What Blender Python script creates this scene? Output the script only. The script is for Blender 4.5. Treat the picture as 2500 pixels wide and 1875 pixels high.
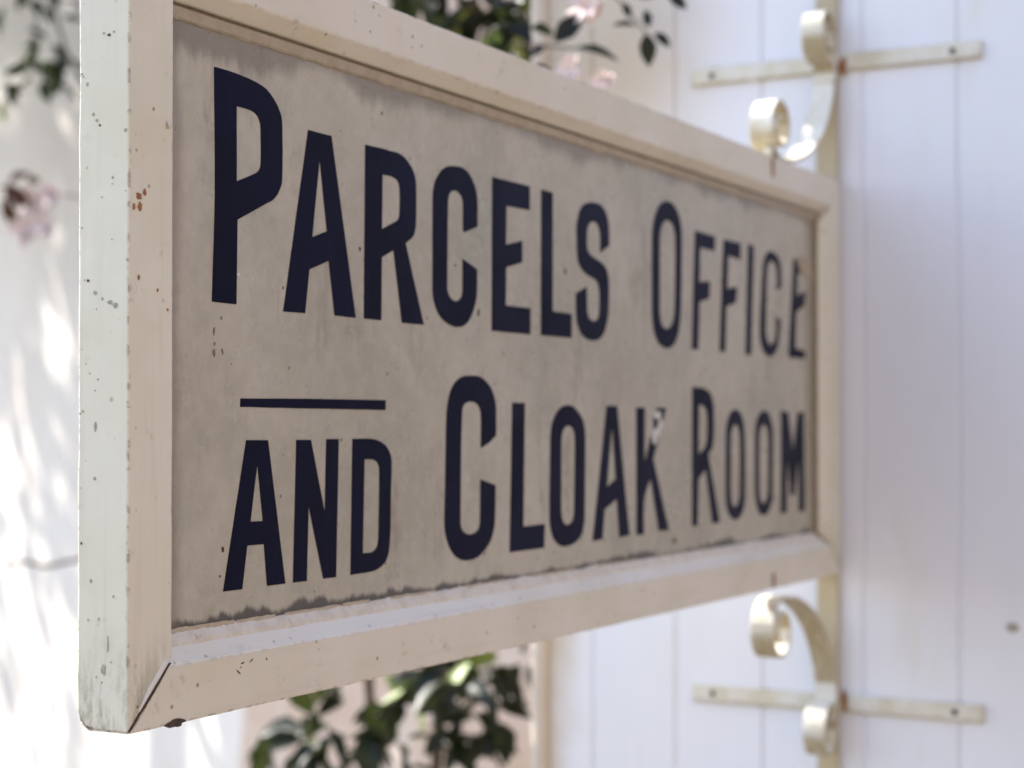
import bpy, bmesh, math, random
from mathutils import Vector, Matrix, noise
R = math.radians
scene = bpy.context.scene
for o in list(bpy.data.objects): bpy.data.objects.remove(o, do_unlink=True)
COL = scene.collection

# ------------------------------------------------------------------ camera
cam_d = bpy.data.cameras.new('camera')
cam = bpy.data.objects.new('camera', cam_d); COL.objects.link(cam)
cam.location = (0.75, 0.0, 1.6)
cam.rotation_euler = (R(90.8), 0, R(28.75))
cam_d.sensor_width = 36.0; cam_d.sensor_fit = 'HORIZONTAL'
cam_d.lens = 4300 / 2500 * 36.0
cam_d.shift_y = 50.5 / 2500
cam_d.clip_start = 0.02; cam_d.clip_end = 400
cam_d.dof.use_dof = True
cam_d.dof.focus_distance = 1.20
cam_d.dof.aperture_fstop = 5.3
cam_d.dof.aperture_blades = 0
scene.camera = cam

# ------------------------------------------------------------------ light
SUN = Vector((-0.72, 0.07, 0.69)).normalized()          # direction towards the sun
world = bpy.data.worlds.new('World'); scene.world = world; world.use_nodes = True
wn = world.node_tree; wn.nodes.clear()
sky = wn.nodes.new('ShaderNodeTexSky'); sky.sky_type = 'NISHITA'; sky.sun_disc = False
sky.sun_elevation = math.asin(SUN.z); sky.sun_rotation = math.atan2(SUN.x, SUN.y)
sky.altitude = 50; sky.dust_density = 1.5
wbg = wn.nodes.new('ShaderNodeBackground'); wbg.inputs['Strength'].default_value = 0.15
wo = wn.nodes.new('ShaderNodeOutputWorld')
wn.links.new(sky.outputs[0], wbg.inputs[0]); wn.links.new(wbg.outputs[0], wo.inputs[0])
sun_d = bpy.data.lights.new('sun', 'SUN'); sun_d.energy = 4.0; sun_d.angle = R(0.5); sun_d.color = (1, .955, .88)
sun = bpy.data.objects.new('sun', sun_d); COL.objects.link(sun)
sun.rotation_euler = SUN.to_track_quat('Z', 'Y').to_euler()
vs = scene.view_settings
vs.view_transform = 'Standard'; vs.look = 'None'; vs.gamma = 1.0; vs.use_curve_mapping = False
vs.exposure = 1.47
scene.render.engine = 'CYCLES'

# ------------------------------------------------------------------ helpers
def link(o, parent=None):
    COL.objects.link(o)
    if parent: o.parent = parent
    return o
def tag(o, label=None, cat=None, group=None, kind=None):
    if label: o['label'] = label
    if cat: o['category'] = cat
    if group: o['group'] = group
    if kind: o['kind'] = kind
    return o
def thing(name, loc, label, cat, group=None):
    o = bpy.data.objects.new(name, None); o.location = loc; o.empty_display_size = .1
    return tag(link(o), label, cat, group)
def obj(name, bm, mats, parent=None, smooth=False, bevel=0, segs=2):
    bmesh.ops.remove_doubles(bm, verts=bm.verts, dist=1e-6)
    bmesh.ops.recalc_face_normals(bm, faces=bm.faces)
    me = bpy.data.meshes.new(name); bm.to_mesh(me); bm.free()
    if not isinstance(mats, (list, tuple)): mats = [mats]
    for m in mats: me.materials.append(m)
    if smooth:
        for p in me.polygons: p.use_smooth = True
    o = link(bpy.data.objects.new(name, me), parent)
    if bevel:
        b = o.modifiers.new('bevel', 'BEVEL'); b.width = bevel; b.segments = segs
        b.limit_method = 'ANGLE'; b.angle_limit = R(35); b.harden_normals = False
    return o
def add_box(bm, a, b, mi=0):
    vs_ = [bm.verts.new((x, y, z)) for x in (a[0], b[0]) for y in (a[1], b[1]) for z in (a[2], b[2])]
    for f in ((0,1,3,2),(4,6,7,5),(0,4,5,1),(2,3,7,6),(0,2,6,4),(1,5,7,3)):
        bm.faces.new([vs_[i] for i in f]).material_index = mi
def add_rings(bm, rings, closed_ring=True, cap=True, mi=0):
    vr = [[bm.verts.new(p) for p in r] for r in rings]
    n = len(rings[0])
    for i in range(len(vr) - 1):
        for j in range(n if closed_ring else n - 1):
            k = (j + 1) % n
            bm.faces.new((vr[i][j], vr[i][k], vr[i+1][k], vr[i+1][j])).material_index = mi
    if cap and closed_ring:
        bm.faces.new(vr[0]).material_index = mi; bm.faces.new(vr[-1][::-1]).material_index = mi
def add_tube(bm, pts, radii, n=7, mi=0):
    rings = []
    for i, p in enumerate(pts):
        p = Vector(p)
        d = (Vector(pts[min(i+1, len(pts)-1)]) - Vector(pts[max(i-1, 0)])).normalized()
        a = d.orthogonal().normalized() if abs(d.z) > .9 else d.cross(Vector((0,0,1))).normalized()
        b = d.cross(a)
        r = radii[i] if isinstance(radii, (list, tuple)) else radii
        rings.append([p + (a*math.cos(2*math.pi*k/n) + b*math.sin(2*math.pi*k/n))*r for k in range(n)])
    add_rings(bm, rings, mi=mi)
def add_strip(bm, path, x0, x1, t, mi=0):
    """flat iron strip bent along a path in the y-z plane"""
    rings = []
    for i, p in enumerate(path):
        a = path[max(i-1, 0)]; b = path[min(i+1, len(path)-1)]
        d = Vector((b[0]-a[0], b[1]-a[1])).normalized(); nrm = Vector((-d.y, d.x)) * t * .5
        rings.append([(x0, p[0]+nrm.x, p[1]+nrm.y), (x1, p[0]+nrm.x, p[1]+nrm.y),
                      (x1, p[0]-nrm.x, p[1]-nrm.y), (x0, p[0]-nrm.x, p[1]-nrm.y)])
    add_rings(bm, rings, mi=mi)
def nz(x, y=0., z=0.): return noise.noise(Vector((x, y, z)))

# ------------------------------------------------------------------ materials
class NT:
    def __init__(s, name):
        s.m = bpy.data.materials.new(name); s.m.use_nodes = True
        s.t = s.m.node_tree; s.t.nodes.clear()
        s.out = s.n('OutputMaterial'); s.co = s.n('TexCoord').outputs['Object']
    def n(s, kind, **kw):
        q = s.t.nodes.new('ShaderNode' + kind)
        for k, v in kw.items(): setattr(q, k, v)
        return q
    def put(s, sock, v):
        if isinstance(v, bpy.types.NodeSocket): s.t.links.new(v, sock)
        else: sock.default_value = v
    def map(s, scale=(1,1,1), loc=(0,0,0)):
        q = s.n('Mapping'); s.put(q.inputs[0], s.co); q.inputs['Scale'].default_value = scale; q.inputs['Location'].default_value = loc
        return q.outputs[0]
    def noise(s, scale, detail=4, rough=.55, vec=None, dist=0):
        q = s.n('TexNoise'); s.put(q.inputs['Vector'], vec or s.co)
        q.inputs['Scale'].default_value = scale; q.inputs['Detail'].default_value = detail
        q.inputs['Roughness'].default_value = rough; q.inputs['Distortion'].default_value = dist
        return q.outputs['Fac']
    def voro(s, scale, vec=None, rnd=1.0):
        q = s.n('TexVoronoi'); s.put(q.inputs['Vector'], vec or s.co); q.inputs['Scale'].default_value = scale
        q.inputs['Randomness'].default_value = rnd
        return q
    def ramp(s, v, a, b, lo=0., hi=1.):
        q = s.n('MapRange'); s.put(q.inputs[0], v)
        for i, x in enumerate((a, b, lo, hi)): s.put(q.inputs[1+i], x)
        q.interpolation_type = 'SMOOTHSTEP'
        return q.outputs[0]
    def math(s, op, a, b=0., c=None):
        q = s.n('Math', operation=op); s.put(q.inputs[0], a); s.put(q.inputs[1], b)
        if c is not None: s.put(q.inputs[2], c)
        return q.outputs[0]
    def mix(s, f, a, b):
        q = s.n('Mix', data_type='RGBA'); s.put(q.inputs['Factor'], f)
        for i, v in ((6, a), (7, b)):
            if isinstance(v, tuple) and len(v) == 3: v = v + (1,)
            s.put(q.inputs[i], v)
        return q.outputs[2]
    def xyz(s):
        q = s.n('SeparateXYZ'); s.put(q.inputs[0], s.co); return q.outputs
    def bump(s, h, strength, dist):
        q = s.n('Bump'); s.put(q.inputs['Height'], h); q.inputs['Strength'].default_value = strength; q.inputs['Distance'].default_value = dist
        return q.outputs[0]
    def edge(s, r):
        b = s.n('Bevel'); b.samples = 4; b.inputs[0].default_value = r
        g = s.n('NewGeometry'); v = s.n('VectorMath', operation='DOT_PRODUCT')
        s.put(v.inputs[0], b.outputs[0]); s.put(v.inputs[1], g.outputs['Normal'])
        return v.outputs['Value']
    def bsdf(s, col, rough=.6, bump=None, spec=.5, **kw):
        q = s.n('BsdfPrincipled')
        if isinstance(col, tuple) and len(col) == 3: col = col + (1,)
        s.put(q.inputs['Base Color'], col); s.put(q.inputs['Roughness'], rough)
        s.put(q.inputs['Specular IOR Level'], spec)
        if bump: s.put(q.inputs['Normal'], bump)
        for k, v in kw.items(): s.put(q.inputs[k], v)
        s.t.links.new(q.outputs[0], s.out.inputs[0]); s.b = q
        return s.m

def paint_frame(name, grain, base=(.73,.685,.59), dirt=1.0, foot=False):
    """old cream gloss paint on wood; grain = stretch of the brush marks"""
    t = NT(name)
    big = t.noise(9, 5); fine = t.noise(140, 3, vec=t.map(grain)); mid = t.noise(45, 5)
    c = t.mix(t.ramp(big, .35, .7), base, tuple(x*y for x, y in zip(base, (.93, .92, .86))))
    c = t.mix(t.ramp(fine, .5, .75, 0, .22), c, (.56,.50,.42))
    # small specks of grime
    vo = t.voro(95); gate = t.ramp(t.noise(22, 2), .44, .60)
    sp = t.math('MULTIPLY', t.ramp(t.math('ADD', vo.outputs['Distance'], t.math('MULTIPLY', mid, .25)), .24, .30, 1, 0), gate)
    vcol = t.n('SeparateColor'); t.put(vcol.inputs[0], vo.outputs['Color'])
    sp = t.math('MULTIPLY', sp, t.ramp(vcol.outputs[0], .55, .6))
    c = t.mix(t.math('MULTIPLY', sp, .75*dirt), c, (.16,.13,.10))
    # green grey bloom patches
    bl = t.math('MULTIPLY', t.ramp(t.noise(30, 8, .7), .56, .70), t.ramp(t.noise(150, 3), .45, .6))
    c = t.mix(t.math('MULTIPLY', bl, .42*dirt), c, (.27,.26,.20))
    if foot:
        z_ = t.xyz()[2]; fb = t.math('MULTIPLY', t.ramp(z_, .0, .075, 1, 0), t.ramp(t.noise(60, 8, .75, vec=t.map((1,1,.35))), .42, .62))
        c = t.mix(t.math('MULTIPLY', fb, .8), c, (.25,.245,.16))
    # worn edges: bare red brown primer, and rubbed pale paint
    e = t.edge(.0022)
    er = t.math('MULTIPLY', t.ramp(e, .995, .95, 0, 1), t.ramp(t.noise(75, 6, .7), .51, .58))
    c = t.mix(er, c, (.13,.065,.045))
    h = t.math('ADD', t.math('MULTIPLY', fine, .5), t.math('ADD', mid, t.math('MULTIPLY', er, -1.0)))
    return t.bsdf(c, t.ramp(mid, .3, .7, .38, .58), t.bump(h, .35, .0006))
M = {}
M['paint_long'] = paint_frame('cream_paint_rail', (1, .06, 1))
M['paint_tall'] = paint_frame('cream_paint_stile', (1, 1, .06), base=(.75,.715,.60), foot=True)
M['skylit_paint'] = paint_frame('skylit_splay_paint', (1, .06, 1), base=(.87,.835,.76), dirt=.7)  # whiter copy of the cream paint, carries the sky light of the splay

def m_simple(name, c1, c2, scale, rough, bumpd=.0005, det=5, spec=.5):
    t = NT(name); f = t.noise(scale, det, .6); g = t.noise(scale*6, 3)
    return t.bsdf(t.mix(t.ramp(f, .35, .7), c1, c2), rough, t.bump(t.math('ADD', f, t.math('MULTIPLY', g, .4)), .5, bumpd), spec)
M['filler'] = m_simple('white_filler', (.80,.79,.77), (.70,.67,.62), 60, .6)
M['crack'] = m_simple('dark_crack', (.02,.016,.013), (.05,.035,.03), 80, .9)
M['rust'] = m_simple('rust', (.36,.16,.06), (.18,.075,.035), 120, .85)
M['grime'] = m_simple('grime', (.05,.042,.032), (.10,.085,.065), 160, .9)
M['bare_wood'] = m_simple('bare_wood', (.085,.055,.038), (.05,.035,.025), 200, .9)
M['old_mark'] = m_simple('old_mark', (.15,.115,.085), (.23,.19,.14), 300, .8)
M['grime_soft'] = m_simple('grey_mould', (.30,.285,.24), (.46,.44,.38), 300, .9)
M['tan_flake'] = m_simple('tan_paint_flake', (.52,.44,.33), (.44,.36,.26), 90, .6)
M['worn'] = m_simple('worn_enamel', (.44,.37,.28), (.36,.27,.17), 70, .6)
M['chip_white'] = m_simple('chipped_enamel', (.70,.69,.66), (.5,.49,.46), 150, .5)

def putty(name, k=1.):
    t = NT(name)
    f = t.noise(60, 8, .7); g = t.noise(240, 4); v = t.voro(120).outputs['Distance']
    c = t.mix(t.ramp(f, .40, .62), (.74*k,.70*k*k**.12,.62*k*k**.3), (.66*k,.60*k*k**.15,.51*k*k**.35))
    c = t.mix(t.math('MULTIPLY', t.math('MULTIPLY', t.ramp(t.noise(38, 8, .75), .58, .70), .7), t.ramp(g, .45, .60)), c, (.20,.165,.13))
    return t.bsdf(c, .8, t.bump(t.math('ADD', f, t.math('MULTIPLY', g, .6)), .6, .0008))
M['putty'] = putty('weathered_putty'); M['putty_dirty_dim'] = putty('dirty_dimmed_putty', .58); M['putty_brown'] = putty('rust_stained_putty', .33)  # top bead's putty: dirt, plus dimming of the ground bounce in its colour

def enamel():
    t = NT('cream_enamel')
    x, u, w = t.xyz()
    big = t.noise(5, 6, .6, dist=.6); mid = t.noise(16, 6, .65); fine = t.noise(90, 4, .6)
    c = t.mix(t.ramp(big, .32, .68), (.475,.437,.348), (.375,.342,.262))
    c = t.mix(t.ramp(t.noise(7, 4, .6, vec=t.map((1,1,1),(3,1,7))), .5, .75, 0, .65), c, (.305,.305,.23))   # greenish bloom
    c = t.mix(t.ramp(t.noise(30, 5, .7, vec=t.map((1,1,.22))), .55, .75, 0, .7), c, (.25,.21,.155))      # streaks run downwards
    c = t.mix(t.ramp(mid, .58, .78, 0, .55), c, (.235,.20,.15))
    c = t.mix(t.ramp(fine, .35, .7, 0, .16), c, (.70,.66,.58))
    # pale scratches
    sc = t.noise(26, 2, .5, vec=t.map((1,.35,1.6),(5,2,1)), dist=2.5)
    c = t.mix(t.math('MULTIPLY', t.ramp(t.math('ABSOLUTE', t.math('SUBTRACT', sc, .5)), .0, .006, 1, 0), t.ramp(mid, .5, .6, 0, .30)), c, (.70,.66,.58))
    # dots of fly dirt
    vo = t.voro(62); vc = t.n('SeparateColor'); t.put(vc.inputs[0], vo.outputs['Color'])
    d = t.math('MULTIPLY', t.ramp(t.math('ADD', vo.outputs['Distance'], t.math('MULTIPLY', vc.outputs[1], .09)), .10, .14, 1, 0), t.ramp(vc.outputs[0], .62, .66))
    c = t.mix(t.math('MULTIPLY', d, .8), c, (.10,.075,.05))
    # dirt washed on to the lower and upper edge of the plate
    jag = t.noise(75, 8, .75, vec=t.map((1,1,.30))); jb = t.noise(13, 5, .65, vec=t.map((1,1,.1),(1,4,0)))
    lo = t.math('SUBTRACT', t.math('SUBTRACT', w, .0592), t.math('MULTIPLY', t.math('MULTIPLY', t.ramp(jb, .40, .72), jag), .017))
    c = t.mix(t.math('MULTIPLY', t.ramp(lo, -.0012, .0038, 1, 0), t.ramp(jb, .30, .5, .45, .92)), c, (.045,.036,.027))
    hi = t.math('SUBTRACT', t.math('SUBTRACT', .471, w), t.math('MULTIPLY', t.math('MULTIPLY', t.ramp(t.noise(7, 4, vec=t.map((1,1,.1),(1,9,0))), .36, .68), jag), .040))
    c = t.mix(t.math('MULTIPLY', t.ramp(hi, -.004, .012, 1, 0), .62), c, (.12,.095,.065))
    le = t.math('SUBTRACT', t.math('SUBTRACT', u, .058), t.math('MULTIPLY', t.noise(18, 6, .7, vec=t.map((1,1,.5))), .022))
    c = t.mix(t.math('MULTIPLY', t.ramp(le, -.008, .006, 1, 0), .55), c, (.17,.13,.10))
    ri = t.math('SUBTRACT', t.math('SUBTRACT', 1.345, u), t.math('MULTIPLY', t.noise(14, 6, .7, vec=t.map((1,1,.4))), .03))
    c = t.mix(t.math('MULTIPLY', t.ramp(ri, -.012, .012, 1, 0), .45), c, (.22,.16,.10))
    h = t.math('ADD', t.math('MULTIPLY', big, 1.5), t.math('MULTIPLY', fine, .12))
    return t.bsdf(c, t.ramp(mid, .3, .7, .24, .40), t.bump(h, .22, .001), .6)
M['enamel'] = enamel()

def navy():
    t = NT('navy_enamel')
    f = t.noise(14, 5, .6); g = t.noise(180, 3)
    c = t.mix(t.ramp(f, .35, .7), (.0022,.0023,.021), (.0030,.0030,.016))
    c = t.mix(t.ramp(t.noise(24, 4, .6, vec=t.map((1,1,.4),(2,2,2))), .60, .75, 0, .6), c, (.0025,.003,.026))
    c = t.mix(t.ramp(t.noise(60, 5, .7, vec=t.map((1,1,.12),(7,1,1))), .52, .8, 0, .6), c, (.010,.011,.038))
    c = t.mix(t.ramp(t.noise(9, 6, .7), .60, .78, 0, .5), c, (.016,.016,.034))
    vo = t.voro(120); vc = t.n('SeparateColor'); t.put(vc.inputs[0], vo.outputs['Color'])
    d = t.math('MULTIPLY', t.ramp(vo.outputs['Distance'], .07, .12, 1, 0), t.ramp(vc.outputs[0], .86, .88))
    c = t.mix(t.math('MULTIPLY', d, .35), c, (.5,.47,.4))
    return t.bsdf(c, t.ramp(f, .3, .7, .30, .46), t.bump(t.math('ADD', t.noise(5, 4), t.math('MULTIPLY', g, .08)), .2, .001), .07)
M['navy'] = navy()

def iron(name, tan=False):
    t = NT(name)
    f = t.noise(16, 6, .65); g = t.noise(70, 5)
    c = t.mix(t.ramp(f, .38, .68), (.74,.72,.66), (.62,.57,.44))
    c = t.mix(t.ramp(t.noise(11, 5, .6, vec=t.map((1,1,1),(4,2,8))), .52, .72, 0, .8), c, (.54,.48,.35))
    e = t.edge(.003)
    er = t.math('MULTIPLY', t.ramp(e, .99, .92, 0, 1), t.ramp(t.noise(28, 5, .6), .50, .62))
    c = t.mix(t.math('MULTIPLY', er, .9), c, (.22,.12,.05))
    c = t.mix(t.ramp(t.noise(20, 6, .7, vec=t.map((1,1,1),(9,7,3))), .64, .74), c, (.24,.11,.04))
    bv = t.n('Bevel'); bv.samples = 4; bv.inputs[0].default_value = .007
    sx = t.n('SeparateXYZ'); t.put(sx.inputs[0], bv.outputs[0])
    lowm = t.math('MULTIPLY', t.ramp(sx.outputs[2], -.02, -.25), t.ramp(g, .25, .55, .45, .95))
    c = t.mix(lowm, c, (.40,.335,.215))  # olive on downward faces: rust stain and underside shade painted together
    if tan: c = t.mix(.8, c, (.48,.40,.25))
    return t.bsdf(c, t.ramp(g, .3, .7, .7, .9), t.bump(g, .6, .0012), .2)
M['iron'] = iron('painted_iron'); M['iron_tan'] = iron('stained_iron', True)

def boards():
    t = NT('white_board_paint')
    x, y, z = t.xyz()
    f = t.noise(3, 5, .6, vec=t.map((1,1,.3))); g = t.noise(60, 4, vec=t.map((1,1,.08)))
    c = t.mix(t.ramp(f, .35, .7), (.80,.805,.86), (.755,.76,.815))
    c = t.mix(t.ramp(t.noise(6, 5, .6, vec=t.map((1,1,.35),(3,0,2))), .54, .78, 0, .5), c, (.66,.62,.50))
    c = t.mix(t.ramp(g, .55, .8, 0, .14), c, (.55,.52,.46))
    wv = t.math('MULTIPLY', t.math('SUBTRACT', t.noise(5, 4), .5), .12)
    bounce_m = t.math('MULTIPLY', t.ramp(t.math('ADD', x, wv), .12, .36, 1, 0), t.ramp(t.math('ADD', z, wv), 1.9, 2.12))
    bounce_m = t.math('MAXIMUM', bounce_m, t.ramp(t.math('ADD', x, wv), .0, .07, 1, 0))
    c = t.mix(bounce_m, c, (.62,.53,.42))  # warm bounce light painted into the colour near the free end
    return t.bsdf(c, .5, t.bump(t.math('ADD', f, t.math('MULTIPLY', g, .2)), .3, .001))
M['boards'] = boards()
M['cream_bounce_board'] = m_simple('cream_bounce_board', (.63,.54,.45), (.57,.48,.39), 8, .6)
M['olive_trim'] = m_simple('olive_stained_batten', (.60,.53,.39), (.66,.60,.48), 10, .6)
def render_wall():
    t = NT('limewash')
    f = t.noise(1.3, 6, .6); g = t.noise(25, 5)
    c = t.mix(t.ramp(f, .3, .7), (.80,.745,.69), (.70,.635,.57))
    c = t.mix(t.ramp(t.noise(4, 6, .7, vec=t.map((1,1,1),(3,5,2))), .58, .75, 0, .5), c, (.60,.49,.38))
    x, y, z = t.xyz()
    xm = t.math('ADD', x, t.math('ADD', t.math('MULTIPLY', z, -.12), t.math('MULTIPLY', t.noise(6, 3), .05)))
    c = t.mix(t.ramp(xm, -.76, -.70), c, t.mix(t.ramp(t.noise(5, 4, .6, vec=t.map((1,1,1),(1,8,2))), .35, .65), (.60,.44,.33), (.66,.53,.45)))  # shaded right part of the wall painted pink-beige, shade edge included
    return t.bsdf(c, .85, t.bump(t.math('ADD', f, t.math('MULTIPLY', g, .4)), .5, .01))
M['limewash'] = render_wall()
M['ground'] = m_simple('pale_paving', (.155,.135,.11), (.12,.105,.085), 3, .9, .004)
def brick():
    t = NT('tan_brick'); b = t.n('TexBrick'); t.put(b.inputs['Vector'], t.map((0,1,1)))
    mp = t.n('Mapping'); mp.inputs['Rotation'].default_value = (0, R(90), R(90)); t.put(mp.inputs[0], t.co); t.put(b.inputs['Vector'], mp.outputs[0])
    b.inputs['Color1'].default_value = (.25,.155,.075,1); b.inputs['Color2'].default_value = (.20,.12,.055,1); b.inputs['Mortar'].default_value = (.22,.19,.15,1)
    b.inputs['Scale'].default_value = 4
    return t.bsdf(b.outputs[0], .9)
M['brick'] = brick()
M['bark'] = m_simple('bark', (.12,.085,.06), (.20,.15,.11), 30, .9, .003)
def leaf(name, dark, mid, light, trans=.45):
    t = NT(name); g = t.n('NewGeometry'); r = g.outputs['Random Per Island']
    c = t.mix(t.ramp(r, .1, .75), dark, mid); c = t.mix(t.ramp(r, .88, .92), c, light)
    p = t.n('BsdfPrincipled'); t.put(p.inputs['Base Color'], c); p.inputs['Roughness'].default_value = .42; p.inputs['Specular IOR Level'].default_value = .3
    tr = t.n('BsdfTranslucent'); t.put(tr.inputs[0], t.mix(.5, c, tuple(min(1, x*2.2) for x in light)))
    a = t.n('MixShader'); a.inputs[0].default_value = trans
    t.t.links.new(p.outputs[0], a.inputs[1]); t.t.links.new(tr.outputs[0], a.inputs[2]); t.t.links.new(a.outputs[0], t.out.inputs[0])
    return t.m
M['leaf'] = leaf('glossy_leaf', (.004,.007,.005), (.008,.014,.009), (.20,.27,.06), .06)  # lime tone on some leaves paints their sunlit highlights
M['shade_tree_leaf'] = leaf('shade_tree_leaf', (.04,.07,.025), (.06,.10,.03), (.10,.14,.04), .25)
M['dark_leaf'] = leaf('dark_sprig_leaf', (.010,.010,.007), (.014,.020,.012), (.018,.014,.010), .04)
M['red_leaf'] = leaf('dark_red_leaf', (.045,.016,.013), (.07,.022,.016), (.10,.05,.03), .2)
def petal():
    t = NT('pink_petal'); return t.bsdf((.78,.64,.60), .95, None, .0, **{'Subsurface Weight': .0})
M['petal'] = petal()
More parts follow.
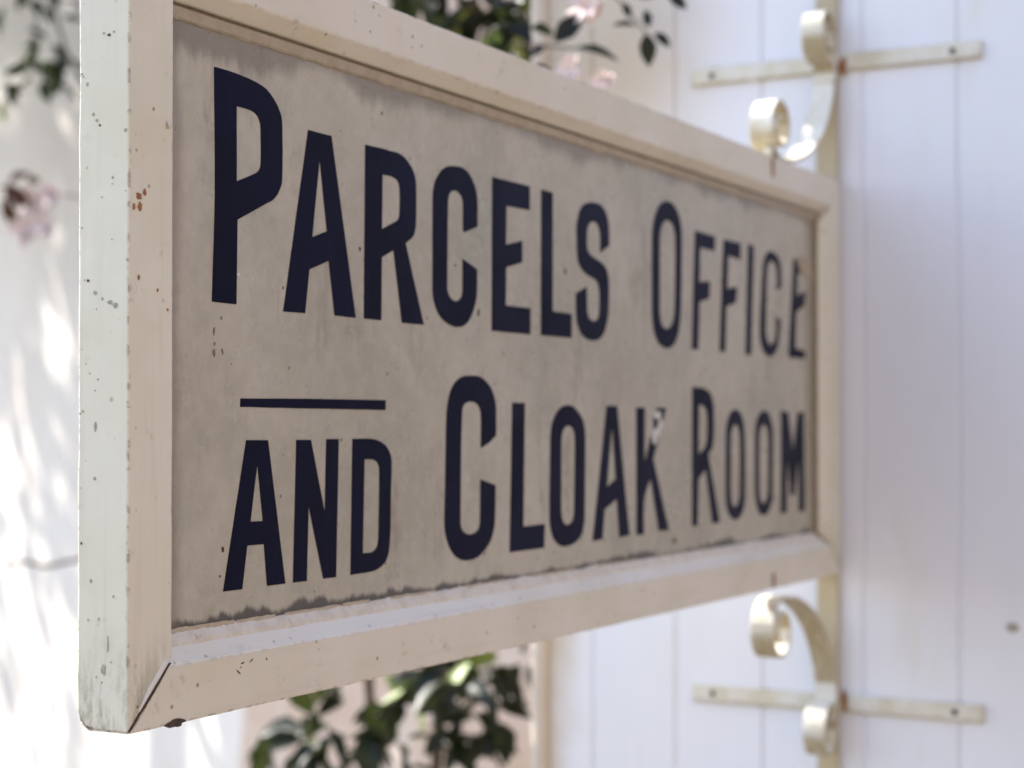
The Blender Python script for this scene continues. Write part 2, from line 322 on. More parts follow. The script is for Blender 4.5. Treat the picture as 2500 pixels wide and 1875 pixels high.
LETTERS = [
    ('P', [[(10531,44447),(12739,44423),(14927,44246),(16424,43935),(17568,43208),(18246,42392),(18442,41612),(18488,39185),(18416,37438),(18070,36702),(17399,36025),(16639,35675),(13171,34112),(13066,28140),(10349,28157),(10651,35493)],[(13053,42111),(14749,42068),(15399,41831),(15774,41377),(15869,40766),(15877,38490),(15692,37954),(15134,37599),(13072,36812)]]),
    ('A', [[(21717,41730),(24760,41725),(28092,28017),(25218,28039),(24426,32157),(21888,31293),(21351,27985),(18620,27954)],[(23198,39762),(24169,34384),(22248,33755)]]),
    ('R', [[(29418,41722),(32365,41760),(32911,41720),(34162,41724),(35219,41471),(36291,40813),(36832,40079),(36986,39292),(36989,36760),(36839,35709),(36407,35093),(35379,34517),(38205,27992),(34817,27986),(33551,33778),(31825,33069),(31742,28018),(29268,28033)],[(31905,39672),(33305,39684),(34133,39442),(34444,38903),(34447,36849),(34210,36310),(33429,35948),(31820,35303)]]),
    ('C', [[(47135,37036),(44817,36320),(44627,36602),(44625,38769),(44482,39235),(44079,39548),(43608,39733),(43139,39737),(42556,39548),(42209,39092),(42094,38248),(41986,31362),(42217,30785),(42681,30436),(43381,30291),(44087,30491),(44441,30875),(44559,31544),(44557,34009),(47089,33309),(47016,31108),(46603,29985),(45998,29100),(45277,28517),(44443,28173),(43266,28089),(42104,28290),(40958,28759),(40164,29476),(39646,30496),(39599,32128),(39636,38910),(39926,39999),(40490,40715),(41287,41347),(42322,41720),(43488,41849),(44670,41847),(45748,41442),(46475,40803),(46963,40009),(47134,39051)]]),
    ('E', [[(49767,41741),(56821,41752),(56820,39522),(52378,39452),(52274,35958),(55360,36588),(55359,34606),(52326,33914),(52223,30478),(56954,30487),(56899,28076),(49671,28069)]]),
    ('L', [[(59111,41729),(61402,41712),(61394,30491),(65394,30456),(65362,28139),(58993,28110)]]),
    ('S', [[(73773,37825),(71683,36938),(71623,38742),(71306,39406),(70833,39774),(70048,39859),(69268,39614),(68803,39017),(68648,38042),(68801,37096),(69420,36533),(70670,36226),(72256,35872),(73218,35251),(73637,34441),(73700,33321),(73599,31208),(73209,30065),(72564,29053),(71606,28381),(70187,28110),(68481,28240),(67258,28796),(66503,29708),(66293,30914),(66295,32511),(68641,33355),(68731,31059),(69039,30323),(70034,30006),(70976,30223),(71388,30801),(71516,31781),(71455,33166),(71140,33838),(70353,34195),(68797,34490),(67570,34941),(66721,35687),(66511,36890),(66423,38779),(66665,39754),(67121,40618),(68037,41333),(69427,41695),(71152,41779),(72265,41527),(73067,40985),(73550,40194),(73711,39226)]]),
    ('O', [[(87948,43943),(89619,43868),(90948,43191),(91861,42069),(92162,40389),(92018,34028),(91764,31575),(91208,29843),(89992,28576),(88374,28076),(86432,28307),(85102,29196),(84359,30692),(84195,33507),(84269,39635),(84733,41569),(85776,42984),(86887,43656)],[(88238,41887),(89252,41752),(90032,41154),(90451,39983),(90185,32454),(89819,31225),(88977,30409),(87907,30163),(86848,30467),(86383,31275),(86211,32216),(86291,39829),(86644,40935),(87351,41603)]]),
    ('F', [[(95922,41544),(101800,41412),(101659,39767),(97388,39788),(97180,35871),(100247,36197),(100107,34264),(97172,33623),(96830,28243),(94922,28217)]]),
    ('F', [[(104375,41350),(109775,41412),(109765,39432),(105885,39572),(105520,35706),(108678,36190),(108314,34277),(105303,33621),(104866,28303),(103091,28311)]]),
    ('I', [[(112241,41561),(114160,41469),(113201,28223),(111297,28259)]]),
    ('C', [[(119872,41386),(122230,40984),(123500,39755),(123645,37115),(121966,36636),(122058,38805),(121432,39864),(120021,40215),(119006,39527),(118611,37990),(118189,31407),(118644,30199),(119804,29783),(121217,30312),(121777,31583),(121788,33383),(123379,32999),(122965,30806),(122001,29239),(120030,28336),(117866,28612),(116424,29831),(116133,31847),(116925,37863),(117393,39804),(118474,40933)]]),
    ('E', [[(128169,41213),(133695,40930),(133423,39341),(129833,39467),(129392,36521),(132717,37321),(132360,35420),(129126,34308),(128844,29709),(132577,29513),(132225,28404),(126187,28475)]]),
    ('rule', [[(13577,21517),(21773,21620),(32402,21668),(32380,20871),(13543,20915)]]),
    ('A', [[(14242,18569),(16789,18556),(18933,8061),(16728,8059),(16342,11084),(14377,11096),(13805,8053),(11663,8058)],[(15538,16890),(16205,12748),(14738,12781)]]),
    ('N', [[(20278,18560),(22126,18550),(23953,13015),(24147,18600),(25794,18592),(25458,8043),(23758,8060),(21835,13693),(21629,8042),(19893,8057)]]),
    ('D', [[(27674,18595),(30344,18582),(31714,18349),(32758,17773),(33274,16816),(33185,14343),(33120,11304),(32890,9545),(32425,8816),(31733,8422),(30705,8156),(27436,8068)],[(29358,16976),(30461,16960),(31144,16749),(31488,16216),(31405,11891),(31339,10516),(31089,9967),(30476,9654),(29128,9637)]]),
    ('C', [[(50457,18763),(49699,18432),(49273,18187),(47784,17708),(47710,18014),(47758,20091),(47634,20945),(47340,21369),(46729,21666),(46003,21729),(45162,21621),(44686,21338),(44497,20797),(44333,17920),(44220,11462),(44339,10918),(44694,10541),(45649,10252),(46615,10322),(47346,10650),(47590,11308),(47662,14964),(50382,14376),(50281,11680),(50080,10576),(49576,9615),(48579,8812),(47103,8171),(45292,8022),(43987,8250),(42934,8792),(42123,9669),(41662,10637),(41547,11702),(41659,14406),(41882,20538),(42226,21961),(42688,22799),(43504,23472),(44684,23897),(46364,24002),(47584,23949),(48572,23594),(49446,23060),(50076,22330),(50456,21343)]]),
    ('L', [[(53449,21755),(55840,21749),(55570,10459),(59767,10491),(59653,8257),(52978,8261)]]),
    ('O', [[(64554,21662),(65743,21515),(66946,20918),(67857,20177),(68254,19087),(68313,17723),(68151,10641),(67783,9570),(67083,8793),(65729,8301),(63660,8153),(62498,8446),(61493,9095),(60924,10043),(60726,11232),(60930,18571),(61215,19754),(61932,20679),(63089,21418)],[(64700,19668),(65442,19494),(65890,19023),(66039,18281),(65882,11683),(65672,10751),(65135,10305),(64249,10200),(63516,10580),(63225,11257),(63139,12057),(63232,18429),(63524,19160),(64022,19560)]]),
    ('A', [[(73130,21695),(75576,21724),(78528,8461),(76046,8351),(75459,12294),(72695,11345),(72147,8380),(69908,8324)],[(74391,19782),(75200,14278),(73181,13588)]]),
    ('K', [[(80201,21604),(82364,21628),(82278,15782),(85439,21617),(87898,21643),(84521,16187),(88527,8491),(85911,8518),(83763,14139),(82198,11988),(82084,8347),(80239,8371)]]),
    ('R', [[(95096,24047),(98103,23985),(100261,23448),(101251,22197),(101378,20675),(101369,18644),(100831,17253),(99705,16508),(103141,8620),(100862,8599),(98912,14811),(96839,13808),(96563,8602),(94977,8554)],[(96999,22094),(98290,21960),(99200,21417),(99393,20412),(99319,18399),(98792,17397),(96849,16494)]]),
    ('O', [[(108042,21654),(109462,21379),(110534,20332),(111032,18879),(111140,11473),(110626,9908),(109401,8959),(107698,8721),(106092,9311),(105198,10380),(104930,11935),(105030,18891),(105519,20311),(106636,21355)],[(108033,19930),(109024,19408),(109445,18094),(109416,12055),(108910,10761),(107775,10125),(106865,10705),(106523,12144),(106622,18369),(107117,19537)]]),
    ('O', [[(117596,21585),(118979,21324),(120060,20235),(120600,18861),(120401,11718),(119845,10091),(118755,9096),(117143,8838),(115632,9306),(114740,10550),(114374,11903),(114411,18873),(114942,20351),(116151,21355)],[(117434,19953),(118428,19465),(118960,18044),(118849,12039),(118302,10830),(117151,10192),(116093,10906),(115875,12396),(115908,18330),(116443,19545)]]),
    ('M', [[(123550,21639),(126143,21550),(127841,16583),(129544,21437),(132007,21601),(132261,8708),(129965,8802),(129843,15848),(128386,10907),(126896,10956),(125616,15905),(125490,8816),(123310,8796)]]),
]

# ------------------------------------------------------------------ ground and buildings
bm = bmesh.new(); N = 12
g = [[bm.verts.new((-60 + 120*i/N, -60 + 120*j/N, 0)) for j in range(N+1)] for i in range(N+1)]
for i in range(N):
    for j in range(N): bm.faces.new((g[i][j], g[i+1][j], g[i+1][j+1], g[i][j+1]))
tag(obj('ground', bm, M['ground']), kind='structure')

YW = 2.2960                                   # face of the boarded wall
XL = -0.462                                   # its free end
wall = thing('boarded_wall', (XL, YW, 0), 'white painted wall of upright tongue and groove boards carrying the sign', 'wall')
bm = bmesh.new()
grooves = [-.376, -.245, -.114, .0285, .156, .289, .422, .555, .688, .821, .954, 1.087, 1.22, 1.353]
prof = [(XL+.0155, 0)]
for gx in grooves:
    gx += random.Random(int(gx*1000)).uniform(-.001, .001)
    prof += [(gx-.0040, 0), (gx-.0010, .0034), (gx+.0010, .0034), (gx+.0040, 0)]
prof += [(1.5, 0), (1.5, .12), (XL+.0155, .12)]
add_rings(bm, [[(px - XL, py, z) for px, py in prof] for z in (0, 3.3)])
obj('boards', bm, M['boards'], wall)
bm = bmesh.new(); add_box(bm, (-.012, -.014, 0), (.0150, .135, 3.32))
obj('corner_board', bm, M['cream_bounce_board'], wall, bevel=.0115, segs=4)  # beige colour holds the warm bounce and shade fade at the wall end

bm = bmesh.new()
add_rings(bm, [[(.2239-XL + rr*math.cos(q*.785+.3)*1.3*(1+.4*nz(q*1.7, 4)), -yy, 1.3455 + rr*math.sin(q*.785+.3)) for q in range(8)] for rr, yy in ((.0075, -.001), (.0065, .0006), (.003, .0009))])
obj('paint_blister', bm, M['grime_soft'], wall)
n2 = Vector((-.5, -.866, 0)); t2 = Vector((.866, -.5, 0)); P2 = Vector((-1.75, 3.75, 0))
bw = thing('limewashed_wall', P2, 'pale limewashed garden wall far behind, dappled with sun at the left', 'wall')
bm = bmesh.new()
pts = []
NS, NZ = 60, 16
grid = []
for i in range(NS+1):
    s = -13 + 15.5*i/NS; row = []
    for j in range(NZ+1):
        z = 4.2*j/NZ; d = .025*nz(s*1.3, z*1.3)
        row.append(bm.verts.new(t2*s + n2*d + Vector((0,0,z))))
    grid.append(row)
for i in range(NS):
    for j in range(NZ): bm.faces.new((grid[i][j], grid[i+1][j], grid[i+1][j+1], grid[i][j+1]))
r = bmesh.ops.extrude_face_region(bm, geom=list(bm.faces))
bmesh.ops.translate(bm, verts=[v for v in r['geom'] if isinstance(v, bmesh.types.BMVert)], vec=-n2*.25)
obj('masonry', bm, M['limewash'], bw, smooth=False)
bm = bmesh.new()
rings = []
for s in (-13, 2.5): rings.append([t2*s + n2*a + Vector((0,0,b)) for a, b in ((-.31,4.202),(.08,4.202),(.08,4.28),(-.31,4.28))])
add_rings(bm, rings); obj('coping', bm, M['limewash'], bw)

ob = thing('bounce_building', (5.0, 1.5, 0), 'unseen tan brick building, added to bounce warm light on the sign', 'building')  # unseen; placed, turned and coloured to throw warm light on the sign
ob.rotation_euler.z = R(-22)
bm = bmesh.new(); add_box(bm, (0, -9, 0), (3, 7, 3.9)); obj('wall', bm, M['brick'], ob)
bm = bmesh.new(); add_box(bm, (-.12, -9.1, 3.902), (3.1, 7.1, 4.05)); obj('unseen_roof', bm, M['cream_bounce_board'], ob)

# ------------------------------------------------------------------ the sign
SY, SZ = 0.8618, 1.4066                       # near lower corner of the front face
LEN, HT, TH = 1.4214, 0.5262, 0.0425
sign = thing('hanging_sign', (0, SY, SZ), 'long cream framed sign with navy lettering PARCELS OFFICE AND CLOAK ROOM', 'sign')

def frame_piece(name, side, prof, mat, gap0=0., gap1=0., step=.011, seed=0):
    """one mitred bar; prof = (d inwards from the outer edge, x)"""
    bm = bmesh.new(); L = LEN if side in 'bt' else HT
    n = int(L/step); rings = []
    for i in range(n+1):
        ring = []
        for k, (d, x) in enumerate(prof):
            a = d + gap0; b = L - d - gap1
            s = a + (b-a)*i/n
            jx = .00022*nz(s*35, k*3.1, seed) + .0001*nz(s*150, k*3.1, seed)
            jd = .00030*nz(s*30, k*5.7+9, seed) + .00018*nz(s*170, k*5.7, seed)
            if x < -.04: jx *= 2.2; jd *= 1.6
            dd = d + jd; xx = x + jx
            if d == 0 and x < -.04 and side == 'b': dd += .0050; xx += .0015
            if d == 0 and x < -.04 and side == 'l' and i == 0: s += .0050; xx += .0015
            if side == 'b': p = (xx, s, dd)
            elif side == 't': p = (xx, s, HT-dd)
            elif side == 'l': p = (xx, dd, s)
            else: p = (xx, LEN-dd, s)
            ring.append(p)
        rings.append(ring)
    add_rings(bm, rings)
    o = obj(name, bm, [mat, M['skylit_paint']], sign, smooth=False, bevel=.0014, segs=2)
    if side == 'b':                           # sky light on the splay painted in with the whiter coat
        for p in o.data.polygons:
            if p.normal.x > .5 and p.normal.z > .5: p.material_index = 1
    return o
def prof(front, splay, depth): return [(0, 0), (0, -TH+.009), (0, -TH), (splay, -TH), (splay, -depth), (front, 0)]
rail_b = frame_piece('rail', 'b', prof(.0385, .0500, .0120), M['paint_long'], gap0=.0004, seed=1)
rail_t = frame_piece('rail', 't', prof(.0370, .0462, .0120), M['paint_long'], seed=2)
stile_n = frame_piece('stile', 'l', prof(.0427, .0520, .0120), M['paint_tall'], gap0=.0008, seed=3)
stile_f = frame_piece('stile', 'r', prof(.0510, .0610, .0120), M['paint_tall'], seed=4)

# glazing beads of old putty round the plate
def bead(side, a, b, d0, d1, lip, seed, step=.0035):
    bm = bmesh.new(); n = int((b-a)/step); rings = []
    for i in range(n+1):
        s = a + (b-a)*i/n
        j = .0009*nz(s*40, seed) + .0006*nz(s*140, seed) ; j2 = .0010*nz(s*60, seed+5) + .0007*nz(s*230, seed+5)
        fl = max(0, nz(s*19, seed+9)+.15)*.0026*lip
        q = [(d0-.004, -.022), (d0-.002, -.0108+.0004*nz(s*80, seed+2)), (d0+.002+j*.5, -.0112+j*.4), (d1-.002+j, -.0135+j*.5),
             (d1+j2, -.0151), (d1+fl+j2, -.0156), (d1+fl+j2, -.022)]
        if side == 't': q[1] = (d0+.0012, -.0175); q[2] = (d0+.0034+j*.5, -.0118+j*.4); q[3] = (d1+.001+j, -.0135+j*.5); q[4] = (d1+.0022+j2, -.0150); q[5] = (d1+.0022+fl+j2, -.0156); q[6] = (d1+.0022+fl+j2, -.022)
        if side == 'b': ring = [(x, s, d) for d, x in q]
        elif side == 't': ring = [(x, s, HT-d) for d, x in q]
        else: ring = [(x, LEN-d, s) for d, x in q]
        rings.append(ring)
    add_rings(bm, rings)
    return obj('glazing_bead', bm, M[{'b': 'putty', 't': 'putty_dirty_dim', 'r': 'putty_brown'}[side]], sign, smooth=False)
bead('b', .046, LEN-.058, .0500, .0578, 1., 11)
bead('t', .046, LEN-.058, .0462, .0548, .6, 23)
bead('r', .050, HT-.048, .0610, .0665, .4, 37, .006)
# brittle tan paint flakes standing along the lower edge of the plate
for (u0, u1, h) in ((.060, .128, .0042), (.131, .176, .0030), (.188, .260, .0026), (.263, .300, .0034), (.33, .40, .002), (.45, .52, .0018), (.57, .66, .002), (.71, .80, .0022), (.84, 1.0, .002)):
    bm = bmesh.new(); n = max(4, int((u1-u0)/.004)); rings = []
    for i in range(n+1):
        u = u0 + (u1-u0)*i/n
        top = .0583 + h*.45 + .0007*nz(u*260, 2) + .0007*nz(u*75, 4)
        rings.append([(-.0146, u, .0565), (-.0150, u, top), (-.0158, u, top), (-.0158, u, .0565)])
    add_rings(bm, rings); obj('paint_flake', bm, M['tan_flake'], sign)
# crack and filler along the mitre of the near lower corner
bm = bmesh.new(); rings = []; r2 = []
for i in range(15):
    k = i/14; wob = .0011*nz(k*7, 3) + .0005*nz(k*26, 6); a = .0015 + k*.040 - .0026*math.sin(k*3.14); wd = .00042*(.35+abs(math.sin(k*3.0)))*max(.15, 1+1.3*nz(k*11, 8))
    rings.append([(.0004, a-wd+wob, a*.985+wd), (.0004, a+wd+wob, a*.985-wd), (-.004, a+wd+wob, a*.985-wd), (-.004, a-wd+wob, a*.985+wd)])
add_rings(bm, rings); obj('mitre_crack', bm, M['bare_wood'], sign)
bm = bmesh.new(); rings = []
for i in range(19):
    k = i/18; a = .012 + k*.029; wd = .0022*math.sin(min(1, k*1.6+.12)*1.5) + .0005*nz(k*11, 5); hgt = .0008
    c = Vector((0, a-.0012, a*.985+.0012)); pr = Vector((0, -.7071, .7071))
    rings.append([c + Vector((-.003,0,0)), c + Vector((hgt*.55,0,0)), c + pr*wd + Vector((hgt,0,0)), c + pr*wd*1.9 + Vector((hgt*.5,0,0)), c + pr*wd*2.2 + Vector((-.003,0,0))])
add_rings(bm, rings); obj('corner_filler', bm, M['filler'], sign, smooth=True)

# spots: thin raised or stained marks on one surface, all in the mesh of their owner
def add_spot(bm, x, u, w, ru, rw, seed, th=.0003, mi=0, n=12, rot=0.):
    cs = []
    for k in range(n):
        a = 2*math.pi*k/n; f = 1 + .6*nz(math.cos(a)*1.6, math.sin(a)*1.6, seed*7.3)
        du, dw = ru*f*math.cos(a), rw*f*math.sin(a)
        cs.append((u + du*math.cos(rot) - dw*math.sin(rot), w + du*math.sin(rot) + dw*math.cos(rot)))
    add_rings(bm, [[(x-.001, p, q) for p, q in cs], [(x+th, p, q) for p, q in cs], [(x+th*1.3, u+(p-u)*.5, w+(q-w)*.5) for p, q in cs]])
bm = bmesh.new()
for i, (u, w, ru, rw) in enumerate(((.0092,.3426,.0030,.0034), (.0100,.3360,.0022,.0030), (.0042,.3352,.0016,.0024), (.0145,.3457,.0016,.0032), (.0092,.2905,.0014,.0020), (.0275,.2835,.0009,.0014), (.0375,.2715,.0010,.0014), (.0090,.0165,.001,.001))):
    bm = bmesh.new(); add_spot(bm, .0002, u, w, ru*.75, rw*.75, i+1); obj('rust_spot', bm, M['rust'], stile_n)
rnd = random.Random(12)
end_spots = [(-.017,.4460,.0016,.0010), (-.0215,.4475,.0008,.0008), (-.013,.4475,.0007,.0008), (-.030,.3960,.0012,.0014), (-.027,.3920,.0014,.0012), (-.0245,.3885,.0010,.0010),
    (-.028,.2810,.0016,.0018), (-.022,.2770,.0010,.0012), (-.016,.2745,.0030,.0016), (-.011,.2725,.0022,.0020), (-.034,.2890,.0012,.0012), (-.0275,.1950,.0012,.0034), (-.028,.1620,.0013,.0015),
    (-.0385,.2050,.0008,.0010), (-.031,.0960,.0011,.0016), (-.039,.1200,.0009,.0012), (-.020,.0400,.0022,.0042), (-.0165,.0560,.0006,.0060), (-.033,.0710,.0008,.0009), (-.012,.0870,.0007,.0010)]
end_spots += [(rnd.uniform(-.041,-.002), rnd.uniform(.02,.51), rnd.uniform(.0002,.0006), rnd.uniform(.0003,.0008)) for _ in range(26)]
for i, (x, w, rx, rw) in enumerate(end_spots):
    bm = bmesh.new(); add_spot(bm, 0, x, w, rx*.8, rw*.8, 120+i, .0002, n=12)
    for v in bm.verts: v.co = (v.co.y, -v.co.x - .0002, v.co.z)
    obj('dirt_mark', bm, M['grime_soft'] if i % 5 else M['grime'], stile_n)
bm = bmesh.new()
add_spot(bm, .0004, .0372, .3922, .0025, .0021, 3, .0007)
obj('paint_drip', bm, M['paint_tall'], stile_n, smooth=True)
bm = bmesh.new()
add_spot(bm, .0002, .0470, .0008, .0095, .0024, 6, .0002, n=26, rot=.02); obj('bare_patch', bm, M['bare_wood'], rail_b)
for i, (u, w, ru, rw, ro) in enumerate(((.118,.0318,.0022,.0005,.1), (.128,.0325,.0016,.0004,.5), (.1135,.0262,.0026,.0006,-.6), (.1455,.0315,.0005,.0011,.3), (.116,.029,.0008,.0004,.4))):
    bm = bmesh.new(); add_spot(bm, .0002, u, w, ru, rw*.8, 40+i, .0002, rot=ro); obj('scratch', bm, M['grime'], rail_b)
for rail, w0, w1 in ((rail_t, .5000, .5240), (rail_b, .0020, .0200)):
    bm = bmesh.new(); n = 9; rings = []
    for i in range(n+1):
        k = i/n; w = w0 + (w1-w0)*k; wd = .0062*(.55+.45*math.sin(k*3.1)) + .0008*nz(k*5, w0*50)
        u = 1.164 + .001*nz(k*4, 2)
        rings.append([(-.001, u-wd, w), (.0009, u-wd*.6, w), (.0009, u+wd*.6, w), (-.001, u+wd, w)])
    add_rings(bm, rings); obj('rust_streak', bm, M['rust'], rail)

bm = bmesh.new(); add_box(bm, (-.0200, .040, .045), (-.0160, LEN-.056, .4795))
panel = obj('enamel_panel', bm, M['enamel'], sign)
PX = -.0160
bm = bmesh.new()
for i, (u, w, ru, rw, ro) in enumerate(((.1162,.1100,.0022,.0029,.1), (.1060,.2613,.0014,.0032,-.15), (.1066,.2525,.0011,.0018,-.4), (.1061,.2465,.0020,.0040,.05), (.1153,.2474,.0010,.0036,.35),
        (.3183,.4459,.0013,.0021,.2), (.2870,.3344,.0018,.0027,0), (.6398,.3445,.0028,.0036,.2), (.4734,.2954,.0022,.0046,0), (.4331,.3334,.0014,.0016,0), (.6244,.1261,.0022,.003,0), (.186,.297,.0010,.0012,0),
        (.2420,.4010,.0009,.0012,0), (.362,.3965,.0010,.0012,0), (1.206,.108,.0030,.0050,0), (.900,.0725,.006,.004,.3), (.113,.0915,.0010,.0014,0))):
    bm = bmesh.new(); add_spot(bm, PX, u, w, ru*.72, rw*.72, i+60, .0003, rot=ro); obj('dirt_mark', bm, M['old_mark'] if i in (1,2,3,4) else M['bare_wood'], panel)
bm = bmesh.new()
add_spot(bm, PX, .1324, .3024, .0019, .0016, 71, .0009)
obj('white_drip', bm, M['chip_white'], panel, smooth=True)
bm = bmesh.new()
add_spot(bm, PX, .8520, .1985, .0155, .0135, 75, .0007, n=22)
add_spot(bm, PX, .8480, .1850, .0085, .0070, 77, .00072, n=16)
chip = obj('enamel_chip', bm, M['chip_white'], panel)
bm = bmesh.new(); add_spot(bm, PX+.0006, .8488, .1995, .0075, .0068, 79, .0005, n=16)
obj('rust_pit', bm, M['grime'], panel)

bm = bmesh.new(); add_spot(bm, PX+.0003, 1.3257, 0.4035, .024, .0135, 83, .0006, n=20, rot=-.25)
obj('worn_patch', bm, M['worn'], panel)

def smooth_outline(ps, lim=46, sub=4):
    n = len(ps); P = [Vector((a*1e-5, b*1e-5)) for a, b in ps]
    corner = []
    for i in range(n):
        a = P[i]-P[i-1]; b = P[(i+1) % n]-P[i]
        corner.append(math.degrees(abs(a.angle(b))) > lim if a.length > 0 and b.length > 0 else True)
    out = []
    for i in range(n):
        j = (i+1) % n
        p1, p2 = P[i], P[j]; L_ = (p2-p1).length
        m1 = (p2-p1) if corner[i] else (p2-P[i-1])*.5
        m2 = (p2-p1) if corner[j] else (P[(j+1) % n]-p1)*.5
        if m1.length > 0: m1 = m1*min(1, L_/m1.length)
        if m2.length > 0: m2 = m2*min(1, L_/m2.length)
        k_ = sub if not (corner[i] and corner[j]) else max(1, int(L_/.012))
        for q in range(k_):
            s = q/k_; h00 = 2*s**3-3*s*s+1; h10 = s**3-2*s*s+s; h01 = -2*s**3+3*s*s; h11 = s**3-s*s
            v = p1*h00 + m1*h10 + p2*h01 + m2*h11
            if q: v += Vector((nz(v.x*300, v.y*300), nz(v.x*300, v.y*300, 9)))*.00022
            out.append(v)
    return out
def make_letter(name, polys):
    cu = bpy.data.curves.new(name, 'CURVE'); cu.dimensions = '2D'; cu.fill_mode = 'BOTH'; cu.extrude = .0003
    for ps in polys:
        pts = smooth_outline(ps); sp = cu.splines.new('POLY'); sp.points.add(len(pts)-1); sp.use_cyclic_u = True
        for q, v in zip(sp.points, pts): q.co = (v.x, v.y, 0, 1)
    tmp = bpy.data.objects.new('tmp', cu); COL.objects.link(tmp)
    dg = bpy.context.evaluated_depsgraph_get(); me = bpy.data.meshes.new_from_object(tmp.evaluated_get(dg))
    bpy.data.objects.remove(tmp); bpy.data.curves.remove(cu)
    for v in me.vertices: v.co = (PX + .00015 + v.co.z, v.co.x, v.co.y)
    me.name = name; me.materials.clear(); me.materials.append(M['navy'])
    return link(bpy.data.objects.new(name, me), panel)
words = 'PARCELS OFFICE|AND CLOAK ROOM'
for n_, polys in LETTERS:
    o = make_letter('rule_line' if n_ == 'rule' else 'letter', polys)
    o['label'] = 'navy rule painted over the word AND' if n_ == 'rule' else 'navy painted capital letter %s' % n_

# ------------------------------------------------------------------ the iron bracket
BX0, BX1 = -.0345, -.0045
br = thing('wall_bracket', (-.0205, YW, 1.0), 'cream painted wrought iron scroll bracket screwed to the boards and clasping the sign', 'bracket')
def lp(bm): bmesh.ops.translate(bm, verts=bm.verts, vec=(.0205, -YW, -1.0)); return bm
bm = bmesh.new(); add_box(bm, (-.0345, YW-.0115, .98), (-.0045, YW-.0065, 2.36)); obj('back_bar', lp(bm), M['iron_tan'], br, bevel=.0012)
ZC = 1.6632
for s, z in ((1, 2.0945), (-1, 1.2320)):
    bm = bmesh.new(); add_box(bm, (-.219, YW-.0062, z-.0118), (.1875, YW-.0002, z+.0118)); st = obj('strap', lp(bm), M['iron'], br, bevel=.0012)
    for sx in (-.1875, .1505):
        bm = bmesh.new()
        ring = lambda r, y: [(sx + r*math.cos(a*math.pi/8), YW-.0062-y, z + r*math.sin(a*math.pi/8)) for a in range(16)]
        add_rings(bm, [ring(.0042, -.002), ring(.0042, .0004), ring(.0034, .0011), ring(.0012, .0013)])
        obj('screw', lp(bm), M['crack'], st, smooth=True)
    # main scroll: from the wall, over to the sign, ending in a curl
    def mir(p): return (p[0], p[1] if s > 0 else 2*ZC - p[1])
    top = SZ + HT + .0025
    path = [mir((YW-.0135, 2.135)), mir((YW-.0135, 2.115))]
    yc, ra = 2.074, .0405
    ey, ez = (YW-.0138) - yc, 2.10 - top
    for i in range(1, 19):
        a = R(90*i/18); path.append(mir((yc + ey*math.cos(a), 2.10 - ez*math.sin(a))))
    for i in range(1, 40):
        k = i/39; a = R(-90 - 560*k); rr = ra*(1-.72*k)
        path.append(mir((yc + rr*math.cos(a), top + ra + rr*math.sin(a))))
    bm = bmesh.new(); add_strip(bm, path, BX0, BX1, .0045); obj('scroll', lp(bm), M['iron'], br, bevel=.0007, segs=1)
    path = []
    yc2, zc2, r2_ = YW-.040, 2.1285, .033
    path = [mir((YW-.0185, 2.066)), mir((YW-.0185, 2.080))]
    for i in range(44):
        k = i/43; a = R(-62 - 560*k); rr = r2_*(1-.70*k)
        path.append(mir((yc2 + rr*math.cos(a)*1.0, zc2 + rr*math.sin(a)*1.15)))
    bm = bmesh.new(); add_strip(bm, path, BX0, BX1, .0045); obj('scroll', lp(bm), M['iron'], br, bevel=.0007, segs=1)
    bm = bmesh.new()
    add_spot(bm, 0, 0, 0, .0050, .0125, 90+s, .0006, n=18)
    for v in bm.verts: v.co = (.0025 + v.co.y, YW-.0064 - v.co.x, z - .004*s + v.co.z)
    obj('rust_stain', lp(bm), M['rust'], br)
    bm = bmesh.new()
    zz = top + .004 if s > 0 else 2*ZC - top - .004
    add_tube(bm, [(-.012, 2.045, zz-.006), (-.012, 2.045, zz+.006)], [.006, .0055], n=6); obj('bolt', lp(bm), M['iron'], br)

# ------------------------------------------------------------------ plants
def add_leaf(bm, p, d, up, L, W, mi=0, fold=.22, droop=.25):
    d = Vector(d).normalized(); side = d.cross(Vector(up))
    if side.length < 1e-3: side = d.orthogonal()
    side.normalize(); nrm = side.cross(d)
    prof_ = ((0, .06), (.18, .62), (.42, 1.0), (.68, .82), (.88, .38), (1.0, .02))
    rows = []
    for s, wd in prof_:
        c = Vector(p) + d*(L*s) - nrm*(L*droop*s*s); h = W*.5*wd
        rows.append((bm.verts.new(c - side*h + nrm*h*fold*2), bm.verts.new(c), bm.verts.new(c + side*h + nrm*h*fold*2)))
    for a, b in zip(rows, rows[1:]):
        for k in (0, 1):
            f = bm.faces.new((a[k], a[k+1], b[k+1], b[k])); f.material_index = mi; f.smooth = True
def rdir(r):
    while True:
        v = Vector((r.uniform(-1,1), r.uniform(-1,1), r.uniform(-1,1)))
        if .1 < v.length < 1: return v.normalized()
CAMD = Vector((-.48, .877, 0))
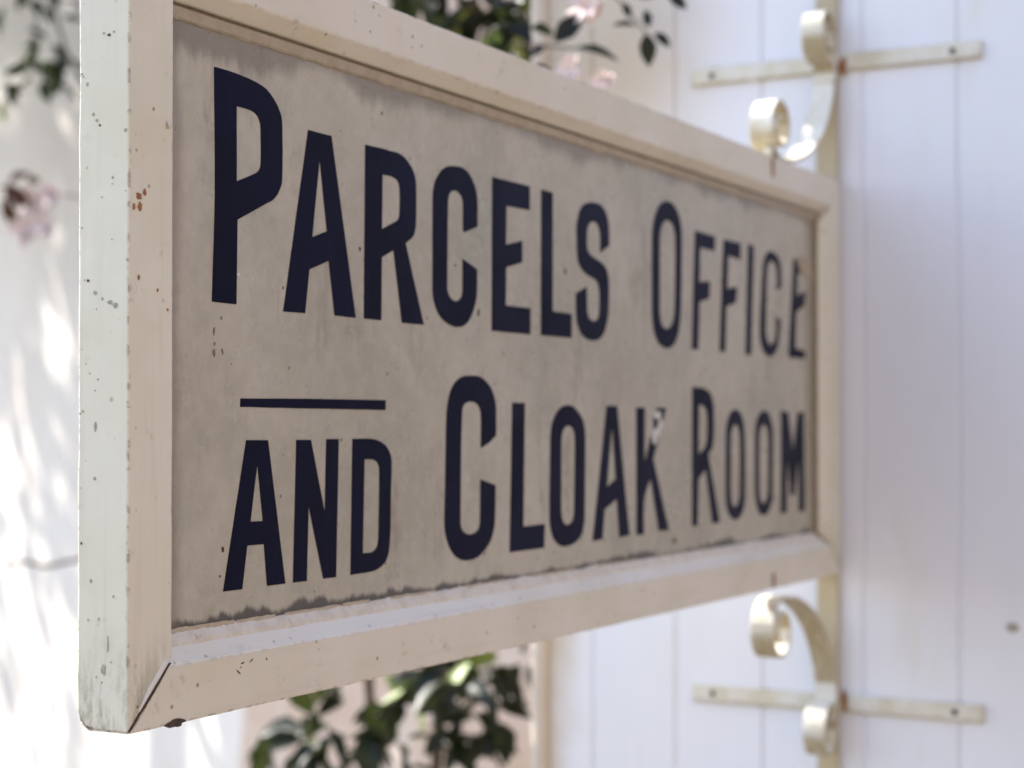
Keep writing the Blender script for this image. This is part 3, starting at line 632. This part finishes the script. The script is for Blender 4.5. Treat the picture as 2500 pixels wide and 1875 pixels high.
def shrub(name, label, base, blobs, heroes, seed, stems, flowers=()):
    r = random.Random(seed); root = thing(name, base, label, 'shrub'); B = Vector(base)
    bm = bmesh.new()
    for (c, rad, n, L) in blobs:
        for _ in range(n):
            q = rdir(r)*rad*r.random()**.45; q.z *= 1.1
            d = rdir(r) + q.normalized()*.8 + Vector((0,0,-.35))
            l = L*r.uniform(.7, 1.25)
            add_leaf(bm, Vector(c)+q-B, d, rdir(r)+Vector((0,0,1.2)), l, l*r.uniform(.42,.56))
    obj('foliage', bm, M['leaf'], root)
    if heroes:
        bm = bmesh.new()
        for (p, d, up, L) in heroes: add_leaf(bm, Vector(p)-B, d, up, L, L*.54, droop=.12)
        tag(obj('sprig', bm, M['dark_leaf'], root), 'dark separate leaves on a thin shoot in front of the boards')
    bm = bmesh.new()
    for pts, r0, r1 in stems:
        n = len(pts); add_tube(bm, [Vector(p)-B for p in pts], [r0+(r1-r0)*i/(n-1) for i in range(n)], n=6)
    obj('stem', bm, M['bark'], root, smooth=True)
    for (p, rad) in flowers:
        bm = bmesh.new()
        for k in range(18):
            a = k*2.4 + p[0]*40; t = .45 + .55*r.random()
            d = Vector((math.cos(a)*t, -.25-.5*(1-t), math.sin(a)*t + .12))
            add_leaf(bm, Vector(p)-B, d, rdir(r)*.5 + Vector((0,-1,.3)), rad*r.uniform(.8,1.4), rad*r.uniform(.55,.85), fold=-.15, droop=r.uniform(-.2,.3))
        obj('blossom', bm, M['petal'], root)
    return root

base = (-1.02, 2.95, 0)
blobs = [((-.885,2.86,2.39), .085, 60, .085), ((-1.02,2.84,2.44), .085, 34, .08), ((-.80,2.86,2.36), .055, 14, .075), ((-.45,2.16,2.17), .045, 9, .055),
         ((-.91,2.84,1.12), .085, 44, .085), ((-.90,2.85,1.04), .05, 8, .07), ((-1.06,2.78,1.13), .09, 16, .085), ((-1.17,2.74,1.03), .12, 38, .09), ((-1.02,2.80,.985), .11, 20, .085), ((-.80,2.86,1.17), .02, 3, .05), ((-.85,2.84,1.06), .03, 3, .06),
         ((-.83,2.38,1.60), .17, 80, .08), ((-.84,2.38,1.90), .17, 80, .08), ((-.86,2.38,2.66), .17, 70, .08), ((-1.0,2.88,1.6), .22, 60, .08), ((-.98,2.88,2.0), .2, 60, .08), ((-1.05,2.9,.6), .25, 90, .085), ((-.72,2.98,2.74), .15, 50, .085)]  # first three clumps unseen, added to shade the wall's corner board
heroes = [((-.372,2.168,2.138), (.62,.34,.70), (.45,-.85,.1), .056), ((-.345,2.178,2.128), (.86,.47,-.18), (.15,-.45,.88), .064), ((-.40,2.155,2.140), (-.5,-.2,.45), (.3,-.8,.5), .042),
          ((-.402,2.155,2.118), (.5,.3,.5), (.3,-.7,.6), .028), ((-.38,2.17,2.10), (-.6,-.3,.1), (.4,-.7,.6), .03),
          ((-.260,2.228,2.150), (.08,.05,-.95), (.5,-.85,.1), .046), ((-.272,2.222,2.160), (-.85,-.46,.10), (.2,-.6,.8), .034), ((-.257,2.229,2.158), (-.1,-.06,.95), (.5,-.85,.2), .026), ((-.250,2.233,2.150), (.70,.38,-.62), (.4,-.8,.4), .030), ((-.28,2.218,2.172), (-.3,-.15,.85), (.5,-.85,.2), .024),
          ((-.235,2.245,2.205), (.5,.3,-.4), (.5,-.85,.2), .034), ((-.245,2.24,2.21), (-.6,-.3,-.2), (.5,-.85,.2), .03)]
stems = [([(-1.0,2.95,0), (-1.03,2.9,.6), (-.98,2.87,1.1), (-1.0,2.88,1.6), (-.97,2.87,2.1), (-.9,2.86,2.4), (-.88,2.88,2.7)], .016, .005),
         ([(-1.0,2.88,1.4), (-.9,2.6,1.55), (-.84,2.4,1.75), (-.85,2.38,2.2), (-.86,2.38,2.7)], .008, .003),  # stem for the added shade clumps
         ([(-1.05,2.95,0), (-1.1,2.84,.6), (-1.1,2.78,1.03)], .012, .004),
         ([(-.88,2.86,2.30), (-.62,2.45,2.22), (-.42,2.17,2.14), (-.345,2.178,2.128)], .004, .0015),
         ([(-.9,2.87,2.55), (-.60,2.45,2.40), (-.36,2.23,2.27), (-.26,2.228,2.150)], .004, .0012)]
shrub('camellia_shrub', 'dark glossy leaved shrub growing close behind the sign at the wall end', base, blobs, heroes, 4, stems,
       [((-.352,2.18,2.098), .020), ((-.312,2.20,2.082), .017), ((-.335,2.20,2.19), .026)])  # petals here stand in for bright leaf glints and a sun patch

base2 = (-1.25, 3.05, 0)
blobs2 = [((-2.44,3.36,2.565), .05, 13, .06), ((-2.45,3.36,2.50), .04, 12, .06), ((-2.62,3.36,2.51), .05, 8, .06), ((-2.6,3.42,2.85), .2, 70, .07)]
sh2 = shrub('climbing_shrub', 'sparse climbing shrub with pink blossom left of the sign', base2, blobs2, [], 8,
      [([(-1.25,3.05,0), (-1.24,3.04,.9), (-1.3,3.06,1.5), (-1.7,3.2,1.9), (-2.2,3.36,2.3), (-2.40,3.38,2.56), (-2.55,3.4,2.9)], .014, .004),
       ([(-2.472,3.257,1.262), (-2.427,3.281,1.269), (-2.392,3.301,1.256), (-2.320,3.340,1.275), (-2.257,3.375,1.291), (-1.75,3.2,1.42), (-1.25,3.045,1.2)], .005, .007),
       ([(-1.9,3.27,2.06), (-2.3,3.36,2.18), (-2.52,3.36,2.215)], .004, .002)],
      [((-2.42,3.29,2.165), .04), ((-2.37,3.30,2.18), .035), ((-2.385,3.29,2.11), .04), ((-2.45,3.29,2.10), .04)])
bm = bmesh.new(); r = random.Random(3); B2 = Vector(base2)
for (c, rad, n, L) in (((-2.44,3.25,2.215), .035, 9, .055), ((-2.475,3.25,2.165), .03, 6, .05)):
    for _ in range(n): add_leaf(bm, Vector(c)+rdir(r)*rad*r.random()-B2, rdir(r)+Vector((0,0,-.3)), rdir(r)+Vector((0,0,1)), L, L*.5)
tag(obj('red_foliage', bm, M['red_leaf'], sh2), 'dark red young leaves')

# unseen tree, added and shaped to cast broken shade on the limewashed wall
tb = Vector((-7.2, 4.9, 0))
tree = thing('shade_tree', tb, 'unseen leafy tree added left of the picture to shade the far wall', 'tree')
bm = bmesh.new(); r = random.Random(21)
def shade_prob(s, z):
    """how leafy the crown is where its shade reaches the wall at (s, z)"""
    if s > -.78 + (.85 - z)*-.35: return 1.0
    if s > -2.1: return .5 if z > 1.0 else .02
    q = 1.0 if z > 2.4 else (.75 if z > 1.95 else (.42 if z > 1.5 else (.24 if z > 1.0 else .10)))
    return q * (1.0 if nz(s*2.2, z*1.2, 3) > -.12 else .2)
GAPS = [(Vector((-2.42,3.28,2.12)), .20), (Vector((-.92,2.86,2.42)), .30), (Vector((-2.43,3.35,2.53)), .12)]   # openings cut in the crown so sun reaches blossom and shrub
cnt = 0
while cnt < 5200:
    s = r.uniform(-4.2, 1.3); z = r.uniform(.1, 3.7)
    if r.random() > shade_prob(s, z): continue
    p = P2 + t2*s + Vector((0,0,z)) + SUN*r.uniform(3.6, 5.0) + rdir(r)*.05
    if any(((p-q) - SUN*(p-q).dot(SUN)).length < rr for q, rr in GAPS): continue
    l = r.uniform(.10, .17)
    add_leaf(bm, p - tb, rdir(r)+Vector((0,0,-.5)), rdir(r)*.6 + SUN, l, l*.55)
    cnt += 1
obj('shade_crown', bm, M['shade_tree_leaf'], tree)
bm = bmesh.new()
add_tube(bm, [(0,0,0), (.05,.02,1.2), (.0,-.05,2.4), (.3,-.1,3.6), (.7,-.1,4.6), (1.2,-.1,5.6)], [.17,.15,.13,.10,.07,.03], n=10)
add_tube(bm, [(0,-.05,2.3), (-.9,.3,3.4), (-2.2,.8,4.4), (-4,1.8,5.2)], [.10,.08,.05,.02], n=8)
add_tube(bm, [(0,-.05,2.5), (1.2,-.5,3.4), (2.6,-1.0,4.2)], [.08,.06,.02], n=8)
obj('unseen_trunk', bm, M['bark'], tree, smooth=True)
